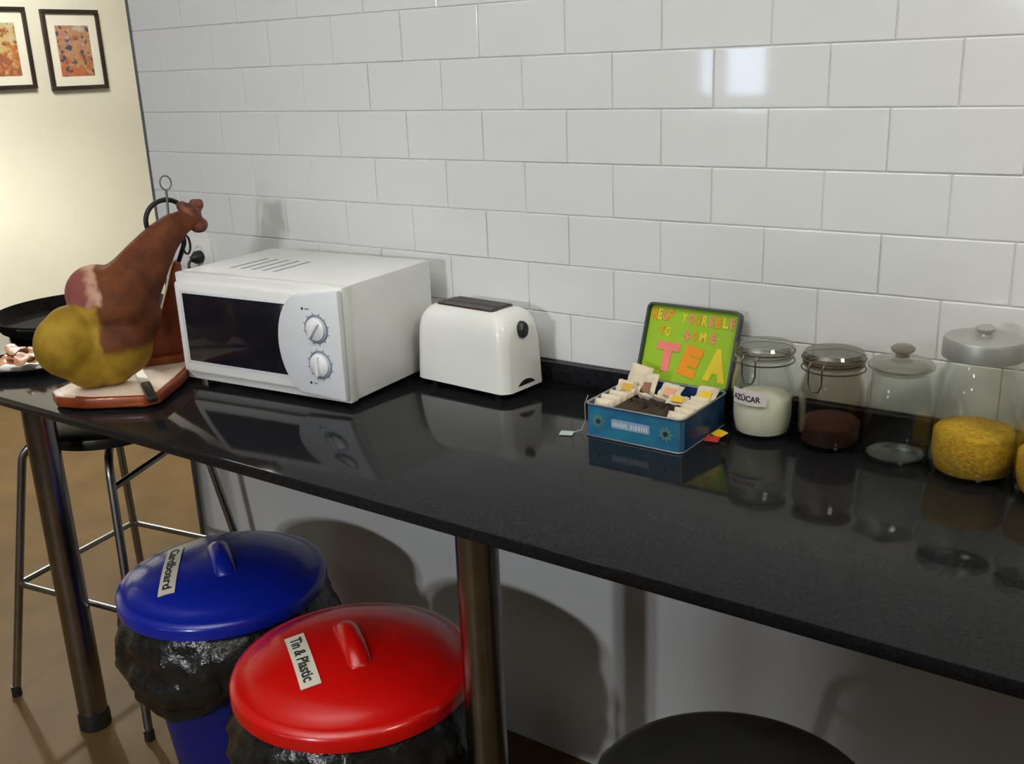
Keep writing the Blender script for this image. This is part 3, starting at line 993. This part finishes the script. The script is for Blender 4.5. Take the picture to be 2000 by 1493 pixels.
def ham_material():
    m, nt, b = nodes_of('cured_ham')
    tc = N(nt, 'ShaderNodeTexCoord')
    nz = N(nt, 'ShaderNodeTexNoise')
    nz.inputs['Scale'].default_value = 22
    nz.inputs['Detail'].default_value = 5
    nt.links.new(tc.outputs['Object'], nz.inputs['Vector'])
    sp = N(nt, 'ShaderNodeSeparateXYZ')
    nt.links.new(tc.outputs['Object'], sp.inputs[0])
    def math_(op, a, c):
        n_ = N(nt, 'ShaderNodeMath', operation=op)
        for i, v in enumerate((a, c)):
            if isinstance(v, float):
                n_.inputs[i].default_value = v
            else:
                nt.links.new(v, n_.inputs[i])
        return n_.outputs[0]
    wob = math_('MULTIPLY', math_('SUBTRACT', nz.outputs['Fac'], 0.5), 0.035)
    X = math_('ADD', sp.outputs['X'], wob)
    Z = math_('ADD', sp.outputs['Z'], wob)
    def step(v, lo, hi):
        r_ = N(nt, 'ShaderNodeMapRange', interpolation_type='SMOOTHSTEP')
        r_.inputs['From Min'].default_value = lo
        r_.inputs['From Max'].default_value = hi
        nt.links.new(v, r_.inputs['Value'])
        return r_.outputs[0]
    left = step(X, 0.020, 0.008)
    lowL = step(Z, 0.204, 0.196)
    low = step(Z, 0.118, 0.098)
    fat = math_('MAXIMUM', math_('MULTIPLY', left, lowL), low)
    cutz = step(Z, 0.196, 0.204)
    cutx = step(X, 0.030, 0.018)
    cut = math_('MULTIPLY', cutz, cutx)
    skin = N(nt, 'ShaderNodeValToRGB')
    skin.color_ramp.elements[0].position = 0.3
    skin.color_ramp.elements[1].position = 0.72
    skin.color_ramp.elements[0].color = c4(srgb(72, 36, 20))
    skin.color_ramp.elements[1].color = c4(srgb(112, 62, 34))
    nt.links.new(nz.outputs['Fac'], skin.inputs['Fac'])
    fatc = N(nt, 'ShaderNodeValToRGB')
    fatc.color_ramp.elements[0].position = 0.3
    fatc.color_ramp.elements[1].position = 0.7
    fatc.color_ramp.elements[0].color = c4(srgb(130, 100, 24))
    fatc.color_ramp.elements[1].color = c4(srgb(166, 134, 44))
    nt.links.new(nz.outputs['Fac'], fatc.inputs['Fac'])
    nz2 = N(nt, 'ShaderNodeTexNoise')
    nz2.inputs['Scale'].default_value = 45
    nt.links.new(tc.outputs['Object'], nz2.inputs['Vector'])
    cutc = N(nt, 'ShaderNodeValToRGB')
    cutc.color_ramp.elements[0].position = 0.52
    cutc.color_ramp.elements[1].position = 0.82
    cutc.color_ramp.elements[0].color = c4(srgb(132, 74, 68))
    cutc.color_ramp.elements[1].color = c4(srgb(184, 142, 120))
    mr = N(nt, 'ShaderNodeMapRange')
    mr.inputs['From Min'].default_value = -0.045
    mr.inputs['From Max'].default_value = 0.028
    nt.links.new(math_('ADD', sp.outputs['X'], math_('MULTIPLY', math_('SUBTRACT', nz2.outputs['Fac'], 0.5), 0.05)), mr.inputs['Value'])
    nt.links.new(mr.outputs[0], cutc.inputs['Fac'])
    m1 = N(nt, 'ShaderNodeMix', data_type='RGBA')
    m2 = N(nt, 'ShaderNodeMix', data_type='RGBA')
    nt.links.new(fat, m1.inputs[0]); nt.links.new(skin.outputs[0], m1.inputs[6]); nt.links.new(fatc.outputs[0], m1.inputs[7])
    nt.links.new(cut, m2.inputs[0]); nt.links.new(m1.outputs[2], m2.inputs[6]); nt.links.new(cutc.outputs[0], m2.inputs[7])
    nt.links.new(m2.outputs[2], b.inputs['Base Color'])
    b.inputs['Roughness'].default_value = 0.65
    b.inputs['Specular IOR Level'].default_value = 0.18
    bp = N(nt, 'ShaderNodeBump')
    bp.inputs['Strength'].default_value = 0.35
    bp.inputs['Distance'].default_value = 0.01
    nt.links.new(nz.outputs['Fac'], bp.inputs['Height'])
    nt.links.new(bp.outputs['Normal'], b.inputs['Normal'])
    return m

ham = thing('cured_ham', 'whole cured ham with brown skin and yellow fat, hoof upwards, on the wooden stand', 'ham', HO, HROT)
hb = bmesh.new()
for x, z, r in ((-0.046, 0.122, 0.069), (-0.040, 0.150, 0.052), (-0.012, 0.088, 0.062), (0.044, 0.110, 0.070), (0.024, 0.084, 0.058), (0.051, 0.177, 0.080),
                (0.074, 0.163, 0.066), (0.020, 0.208, 0.062), (0.099, 0.225, 0.055)):
    yy = -0.052 if z < 0.16 else (-0.025 if z < 0.20 else 0.0)
    blob(hb, (x, yy, z), (r, r, r), 3)
chain = [((0.060, -0.02, 0.19), 0.075), ((0.097, 0.0, 0.230), 0.060), ((0.127, 0.008, 0.266), 0.050), ((0.157, 0.020, 0.299), 0.040), ((0.187, 0.032, 0.323), 0.032), ((0.210, 0.040, 0.334), 0.025), ((0.226, 0.044, 0.338), 0.024)]
for (p0, r0), (p1, r1) in zip(chain, chain[1:]):
    for k in range(4):
        f = k / 3
        blob(hb, [p0[i] * (1 - f) + p1[i] * f for i in range(3)], r0 * (1 - f) + r1 * f, 2)
hb = remesh(hb, 0.0055, 8)
hm = ham_material()
mesh_obj('meat', hb, hm, ham, sharp=180)
M_HOOF = mat('reddish_hoof', srgb(124, 60, 34), 0.55, var=0.3, scale=70, col2=srgb(52, 26, 22))
hf = bmesh.new()
for c, r in (((0.228, 0.046, 0.345), (0.025, 0.024, 0.024)), ((0.243, 0.046, 0.323), (0.021, 0.019, 0.018)), ((0.238, 0.048, 0.357), (0.016, 0.014, 0.016)), ((0.250, 0.048, 0.366), (0.010, 0.011, 0.013)), ((0.238, 0.048, 0.371), (0.008, 0.010, 0.009)), ((0.214, 0.048, 0.366), (0.013, 0.012, 0.011))):
    blob(hf, c, r, 2)
mesh_obj('hoof', remesh(hf, 0.004, 3), M_HOOF, ham, sharp=180)

M_WOOD = mat('red_brown_wood', srgb(150, 70, 24), 0.38, var=0.2, scale=14, coat=0.15, col2=srgb(112, 46, 14))
M_BOARDSHEEN = mat('pale_board_sheen', srgb(228, 206, 188), 0.35, var=0.06, scale=16)  # pale colour stands in for the bright reflection on the board's top
M_IRON = mat('dark_iron', (0.035, 0.033, 0.036), 0.45, 0.8, var=0.2)
M_RODST = mat('grey_green_steel_rod', (0.10, 0.13, 0.12), 0.4, 0.8)
stand = thing('ham_stand', 'red-brown wooden ham stand with iron ring holding up the ham', 'ham stand', HO, HROT)
# base board: its front lies along the worktop edge, its tail runs back under the upright
def tol(x, y):
    d = Vector((x, y, 0)) - Vector((HO.x, HO.y, 0))
    return (d.dot(HE), -d.dot(HN))
bpts = [tol(*p) for p in ((-0.548, -0.632), (-0.505, -0.650), (-0.440, -0.628), (-0.345, -0.560), (-0.335, -0.530), (-0.395, -0.435), (-0.468, -0.330), (-0.520, -0.285), (-0.590, -0.300), (-0.610, -0.370), (-0.585, -0.480), (-0.566, -0.590))]
bo = mesh_obj('base_board', prism(bpts, 0.006, 0.028, 'z', 0.004), M_WOOD, stand)
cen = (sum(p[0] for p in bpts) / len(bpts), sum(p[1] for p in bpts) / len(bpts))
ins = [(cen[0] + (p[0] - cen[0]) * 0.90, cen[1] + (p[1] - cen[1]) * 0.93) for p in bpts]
mesh_obj('board_sheen', prism(ins, 0.0275, 0.0292, 'z'), M_BOARDSHEEN, bo)
for p in (1, 3, 7, 9):
    q = bpts[p]
    mesh_obj('foot', lathe([(0, 0), (0.010, 0), (0.011, 0.007), (0, 0.007)], 14, center=(cen[0] + (q[0] - cen[0]) * 0.8, cen[1] + (q[1] - cen[1]) * 0.8, 0)), M_BLACKPL, bo)
up = [(0.098, 0.045), (0.106, 0.028), (0.196, 0.028), (0.194, 0.052), (0.190, 0.100), (0.193, 0.150), (0.198, 0.200), (0.198, 0.244), (0.184, 0.250), (0.175, 0.232), (0.163, 0.195), (0.146, 0.150), (0.120, 0.095)]
mesh_obj('upright', prism(up, 0.056, 0.090, 'y', 0.004), M_WOOD, stand)
mesh_obj('upright_foot', prism([(0.085, 0.040), (0.215, 0.040), (0.215, 0.118), (0.085, 0.118)], 0.0285, 0.046, 'z', 0.005), M_WOOD, stand)
ringc = Vector((0.180, 0.052, 0.338))
rp = []
for a in range(32):
    th = 2 * PI * a / 32
    rp.append((ringc.x + 0.043 * math.cos(th), ringc.y + 0.018 * math.cos(th), ringc.z + 0.043 * math.sin(th)))
mesh_obj('iron_ring', tube(rp, 0.0052, 10, closed=True), M_IRON, stand)
mesh_obj('ring_bracket', tube(arc_path([(0.190, 0.070, 0.236), (0.204, 0.066, 0.268), (0.212, 0.060, 0.290), (0.205, 0.056, 0.312)], 0.02), 0.005, 8), M_IRON, stand)
mesh_obj('side_loop', tube([(0.213 + 0.008 * math.cos(a * PI / 8), 0.050, 0.283 + 0.020 * math.sin(a * PI / 8)) for a in range(16)], 0.0024, 8, closed=True), M_IRON, stand)
rod = mesh_obj('spike', tube([(0.182, 0.046, 0.318), (0.187, 0.050, 0.388), (0.187, 0.050, 0.402)], 0.0026, 8), M_RODST, stand)
mesh_obj('spike_loop', tube([(0.188 + 0.0112 * math.cos(a * PI / 10), 0.050, 0.416 + 0.0145 * math.sin(a * PI / 10)) for a in range(20)], 0.0015, 8, closed=True), M_RODST, rod)

# knife lying across the board
M_BLADE = mat('knife_steel', (0.72, 0.72, 0.70), 0.25, 0.9, var=0.05)
k0, k1, k2 = Vector((-0.535, -0.440, CT + 0.034)), Vector((-0.392, -0.520, CT + 0.036)), Vector((-0.298, -0.572, CT + 0.030))
kd = (k1 - k0)
kn = thing('ham_knife', 'long steel knife with dark handle lying across the ham stand board', 'knife', k0, math.atan2(kd.y, kd.x))
Lb = kd.length
mesh_obj('blade', prism([(0, 0.0), (0.012, -0.007), (Lb, -0.0105), (Lb, 0.0105), (0.02, 0.008)], -0.0008, 0.0008, 'z'), M_BLADE, kn)
mesh_obj('handle', box((Lb - 0.004, -0.010, -0.007), (Lb + 0.112, 0.010, 0.007), 0.005), M_BLACKPL, kn)

# ------------------------------------------------------------------ plate of sliced ham at the left end
M_PLATE = mat('black_plate', (0.012, 0.011, 0.011), 0.3, var=0.2)
M_SLICE = mat('ham_slice', srgb(196, 118, 86), 0.4, var=0.2, scale=60, col2=srgb(216, 176, 132))
M_FOIL = mat('pale_wrap', srgb(206, 206, 190), 0.25, var=0.1, spec=0.7)
pt = thing('serving_plate', 'black oval plate of sliced ham at the left end of the worktop', 'plate', (-0.862, -0.505, CT), R(38))
ov = lathe([(0, 0.0), (0.085, 0.0), (0.115, 0.010), (0.122, 0.016), (0.119, 0.0175), (0.110, 0.012), (0.083, 0.004), (0, 0.004)], 48)
for v in ov.verts:
    v.co.y *= 0.72
mesh_obj('dish', ov, M_PLATE, pt)
PMm = Matrix.Translation(pt.location) @ Matrix.Rotation(R(38), 4, 'Z')
def slice_(x, y, z, rz, sx, sy, seed, label, group=None, m=M_SLICE):
    bm = bmesh.new()
    k = 20
    r3 = random.Random(seed)
    ph = r3.uniform(0, 6)
    top, bot = [], []
    rings = []
    for rad in (0.0, 0.35, 0.7, 1.0):
        ring = []
        for i in range(k):
            a = 2 * PI * i / k
            rr_ = rad * (1 + 0.10 * math.sin(3 * a + ph))
            zz = 0.004 * math.sin(4 * rad * math.cos(a) * 1.7 + ph) + 0.004 * rad * rad * math.sin(2 * a + ph)
            ring.append((sx * rr_ * math.cos(a), sy * rr_ * math.sin(a), zz))
        rings.append(ring)
    def surf(off):
        R_ = []
        c = bm.verts.new((0, 0, rings[0][0][2] + off))
        for rg in rings[1:]:
            R_.append([bm.verts.new((p[0], p[1], p[2] + off)) for p in rg])
        for i in range(k):
            bm.faces.new((c, R_[0][i], R_[0][(i + 1) % k]))
            for a_, b_ in zip(R_, R_[1:]):
                bm.faces.new((a_[i], b_[i], b_[(i + 1) % k], a_[(i + 1) % k]))
        return R_[-1]
    e1, e2 = surf(0.0009), surf(-0.0009)
    for i in range(k):
        bm.faces.new((e1[i], e2[i], e2[(i + 1) % k], e1[(i + 1) % k]))
    bmesh.ops.recalc_face_normals(bm, faces=list(bm.faces))
    P = PMm @ Vector((x, y, z))
    o = mesh_obj('ham_slice', bm, m, loc=P, rot=(R(r3.uniform(-8, 8)), R(r3.uniform(-8, 8)), R(38) + rz), sharp=180)
    tag(o, label, 'ham slice', group)
    return o
GS = 'thin ham slices piled on the black plate'
for i, (x, y, rz) in enumerate(((-0.055, -0.010, 0.3), (-0.012, 0.018, 1.1), (0.036, -0.014, 0.6), (0.064, 0.012, 2.0), (0.012, -0.026, 1.6), (-0.03, 0.03, 2.4), (0.04, 0.022, 0.1))):
    slice_(x, y, 0.018 + i * 0.0036, rz, 0.042, 0.022, i + 2, 'thin pink ham slice in the pile on the black plate', GS)
slice_(-0.088, -0.006, 0.030, 0.4, 0.026, 0.020, 31, 'pale foil wrap curled over the left rim of the plate', None, M_FOIL)  # foil wrapping at the rim, built with the slice shape

# ------------------------------------------------------------------ bins
M_BLUE = mat('blue_plastic', srgb(16, 34, 150), 0.24, var=0.05, coat=0.3)
M_BLUEB = mat('blue_bin_plastic', srgb(18, 34, 130), 0.45, var=0.05)
M_RED = mat('red_plastic', srgb(196, 12, 8), 0.27, var=0.05, coat=0.3)
M_REDB = mat('red_bin_plastic', srgb(170, 14, 10), 0.45, var=0.05)
M_BAG = mat('black_bin_bag', (0.012, 0.012, 0.011), 0.2, var=0.3, scale=40, bump=0.5, bscale=45)
M_LABW = mat('label_paper', srgb(212, 208, 192), 0.45, var=0.03, coat=0.3)

def bin_(x, y, label, bag_label, mb, ml, words, lab_c, lab_ang, lab_len, lab_w, hdl_ang, seed):
    RIM, RZ = 0.204, 0.510
    t = thing('waste_bin', label, 'bin', (x, y, FL), 0)
    mesh_obj('bucket', lathe([(0, 0.0), (0.135, 0.0), (0.140, 0.006), (0.193, 0.485), (RIM, 0.495), (RIM, RZ), (0.190, RZ), (0.132, 0.012), (0, 0.012)], 56), mb, t)
    Rl = 0.222
    dome = [(Rl - 0.006, 0.493), (Rl, 0.495), (Rl, 0.515), (Rl - 0.004, 0.523), (Rl - 0.016, 0.528), (Rl - 0.024, 0.528), (0.187, 0.537), (0.152, 0.549), (0.105, 0.558), (0.05, 0.563), (0, 0.564)]
    under = [(0, 0.560), (0.105, 0.554), (0.187, 0.532), (Rl - 0.010, 0.519), (Rl - 0.006, 0.512), (Rl - 0.006, 0.493)]
    ld = mesh_obj('lid', lathe(dome + under[:-1], 64), ml, t, sharp=50)
    # moulded grip ridge across the middle
    gb = bmesh.new()
    for k in range(25):
        f = k / 24 * 2 - 1
        hgt = 0.026 * max(0.0, 1 - abs(f) ** 3.0)
        blob(gb, (f * 0.070, 0, 0.556 + hgt * 0.50), (0.014, 0.024, 0.012 + hgt * 0.4), 2)
    mesh_obj('grip', remesh(gb, 0.004, 4), ml, ld, sharp=180, rot=(0, 0, hdl_ang))
    for q in range(3):
        pass
    # label stuck on the dome
    lx, ly = lab_c[0] - x, lab_c[1] - y
    rad = math.hypot(lx, ly)
    def dome_z(rr_):
        pts = sorted((p for p in dome[4:]), key=lambda p: p[0])
        for (ra, za), (rb, zb) in zip(pts, pts[1:]):
            if ra <= rr_ <= rb:
                return za + (zb - za) * (rr_ - ra) / (rb - ra)
        return pts[-1][1]
    ca, sa = math.cos(lab_ang), math.sin(lab_ang)
    def wrap(bm, off):
        for v in bm.verts:
            px, py = lx + v.co.x * ca - v.co.y * sa, ly + v.co.x * sa + v.co.y * ca
            v.co = Vector((px, py, dome_z(math.hypot(px, py)) + off + v.co.z))
        return bm
    lb = bmesh.new()
    nx, ny = 10, 4
    for zt in (0.0, 0.0009):
        V = [[lb.verts.new((-lab_len / 2 + lab_len * i / nx, -lab_w / 2 + lab_w * j / ny, zt)) for j in range(ny + 1)] for i in range(nx + 1)]
        for i in range(nx):
            for j in range(ny):
                lb.faces.new((V[i][j], V[i + 1][j], V[i + 1][j + 1], V[i][j + 1]))
    lab = mesh_obj('paper_label', wrap(lb, 0.0016), M_LABW, ld)
    tx = fit_text(words, lab_len * 0.84, lab_w * 0.58, 0.0006, 0.02)
    bmesh.ops.subdivide_edges(tx, edges=[e for e in tx.edges if e.calc_length() > 0.008], cuts=2)
    mesh_obj('lettering', wrap(tx, 0.0028), M_DARKINK, lab)
    # bag folded over the rim, crumpled
    r4 = random.Random(seed)
    bm = bmesh.new()
    na, nz_ = 120, 22
    rows = []
    for j in range(nz_ + 1):
        f = j / nz_
        row = []
        for i in range(na):
            a = 2 * PI * i / na
            hem = 0.315 + 0.030 * math.sin(2 * a + seed) + 0.016 * math.sin(5 * a + seed * 2) + 0.010 * noise.noise(Vector((math.cos(a) * 4, math.sin(a) * 4, seed)))
            z = 0.492 * (1 - f) + hem * f
            env = 0.2075 + 0.034 * max(0.0, math.sin(PI * f * 0.92)) ** 0.8 - 0.010 * f
            cr = noise.noise(Vector((math.cos(a) * 6, math.sin(a) * 6, z * 22 + seed))) * 0.012 + noise.noise(Vector((math.cos(a) * 15, math.sin(a) * 15, z * 40 + seed))) * 0.0055
            rr_ = max(0.2065, env + cr * min(1.2, 4.0 * f))
            row.append(bm.verts.new((rr_ * math.cos(a), rr_ * math.sin(a), z)))
        rows.append(row)
    for a_, b_ in zip(rows, rows[1:]):
        for i in range(na):
            j = (i + 1) % na
            bm.faces.new((a_[i], b_[i], b_[j], a_[j]))
    bmesh.ops.recalc_face_normals(bm, faces=list(bm.faces))
    bg = mesh_obj('bin_bag', bm, M_BAG, loc=(x, y, FL), sharp=180)
    tag(bg, bag_label, 'bag')
    return t

bin_(-0.318, -0.452, 'waste bin with a glossy blue lid labelled for cardboard', 'black bin bag folded over the rim of the blue bin', M_BLUEB, M_BLUE, 'Cardboard', (-0.386, -0.530), math.atan2(-0.155, 0.165), 0.215, 0.034, R(-32), 2.3)
bin_(0.162, -0.552, 'waste bin with a bright red lid partly behind the steel leg', 'black bin bag folded over the rim of the red bin', M_REDB, M_RED, 'Tin & Plastic', (0.117, -0.632), math.atan2(-0.095, 0.142), 0.172, 0.036, R(-34), 5.1)

# ------------------------------------------------------------------ stools
def make_stool(loc, rot, label):
    t = thing('bar_stool', label, 'stool', loc, rot, 'round black bar stools')
    mesh_obj('seat', lathe([(0, 0.702), (0.150, 0.702), (0.168, 0.708), (0.172, 0.720), (0.168, 0.733), (0.155, 0.740), (0.10, 0.743), (0, 0.743)], 56), M_SEAT, t)
    for k in range(4):
        a = R(54 + 90 * k)
        c, s = math.cos(a), math.sin(a)
        pts = [(0.06 * c, 0.06 * s, 0.692), (0.208 * c, 0.208 * s, 0.692), (0.335 * c, 0.335 * s, 0.012)]
        lg = mesh_obj('leg', tube(arc_path(pts, 0.045, 7), 0.0105, 12), M_TUBE, t)
        mesh_obj('foot_cap', lathe([(0, 0), (0.013, 0), (0.0125, 0.03), (0, 0.03)], 14, center=(0.335 * c, 0.335 * s, 0)), M_BLACKPL, lg)
    def at(k, z):
        a = R(54 + 90 * k)
        rr_ = 0.208 + (0.692 - z) / 0.68 * 0.127
        return Vector((rr_ * math.cos(a), rr_ * math.sin(a), z))
    for k in range(4):
        mesh_obj('footrest', tube([at(k, 0.32), at((k + 1) % 4, 0.32)], 0.008, 10), M_TUBE, t)
    for k in (1, 3):
        mesh_obj('upper_brace', tube([at(k, 0.625), at((k + 1) % 4, 0.668)], 0.008, 10), M_TUBE, t)
    return t
st = make_stool((-0.910, -0.295, FL), 0, 'round black bar stool under the left end of the worktop beside the steel leg')
copy_tree(st, (0.985, -0.757, FL), R(20), 'round black bar stool seat in front of the worktop at the bottom edge')

# ------------------------------------------------------------------ black pan behind the ham at the far end of the worktop
M_PAN = mat('black_pan_enamel', (0.010, 0.009, 0.008), 0.8, var=0.3, scale=30, spec=0.05)
pan = thing('round_pan', 'large round black pan at the far left end of the worktop behind the ham', 'pan', (-1.14, -0.178, CT), R(115))
mesh_obj('dish', lathe([(0, 0), (0.185, 0.0), (0.205, 0.008), (0.224, 0.042), (0.2215, 0.043), (0.200, 0.011), (0.182, 0.004), (0, 0.004)], 72), M_PAN, pan)
for sgn in (-1, 1):
    mesh_obj('handle', tube(arc_path([(sgn * 0.219, -0.032, 0.036), (sgn * 0.243, -0.026, 0.040), (sgn * 0.243, 0.026, 0.040), (sgn * 0.219, 0.032, 0.036)], 0.015), 0.0035, 8), M_PAN, pan)
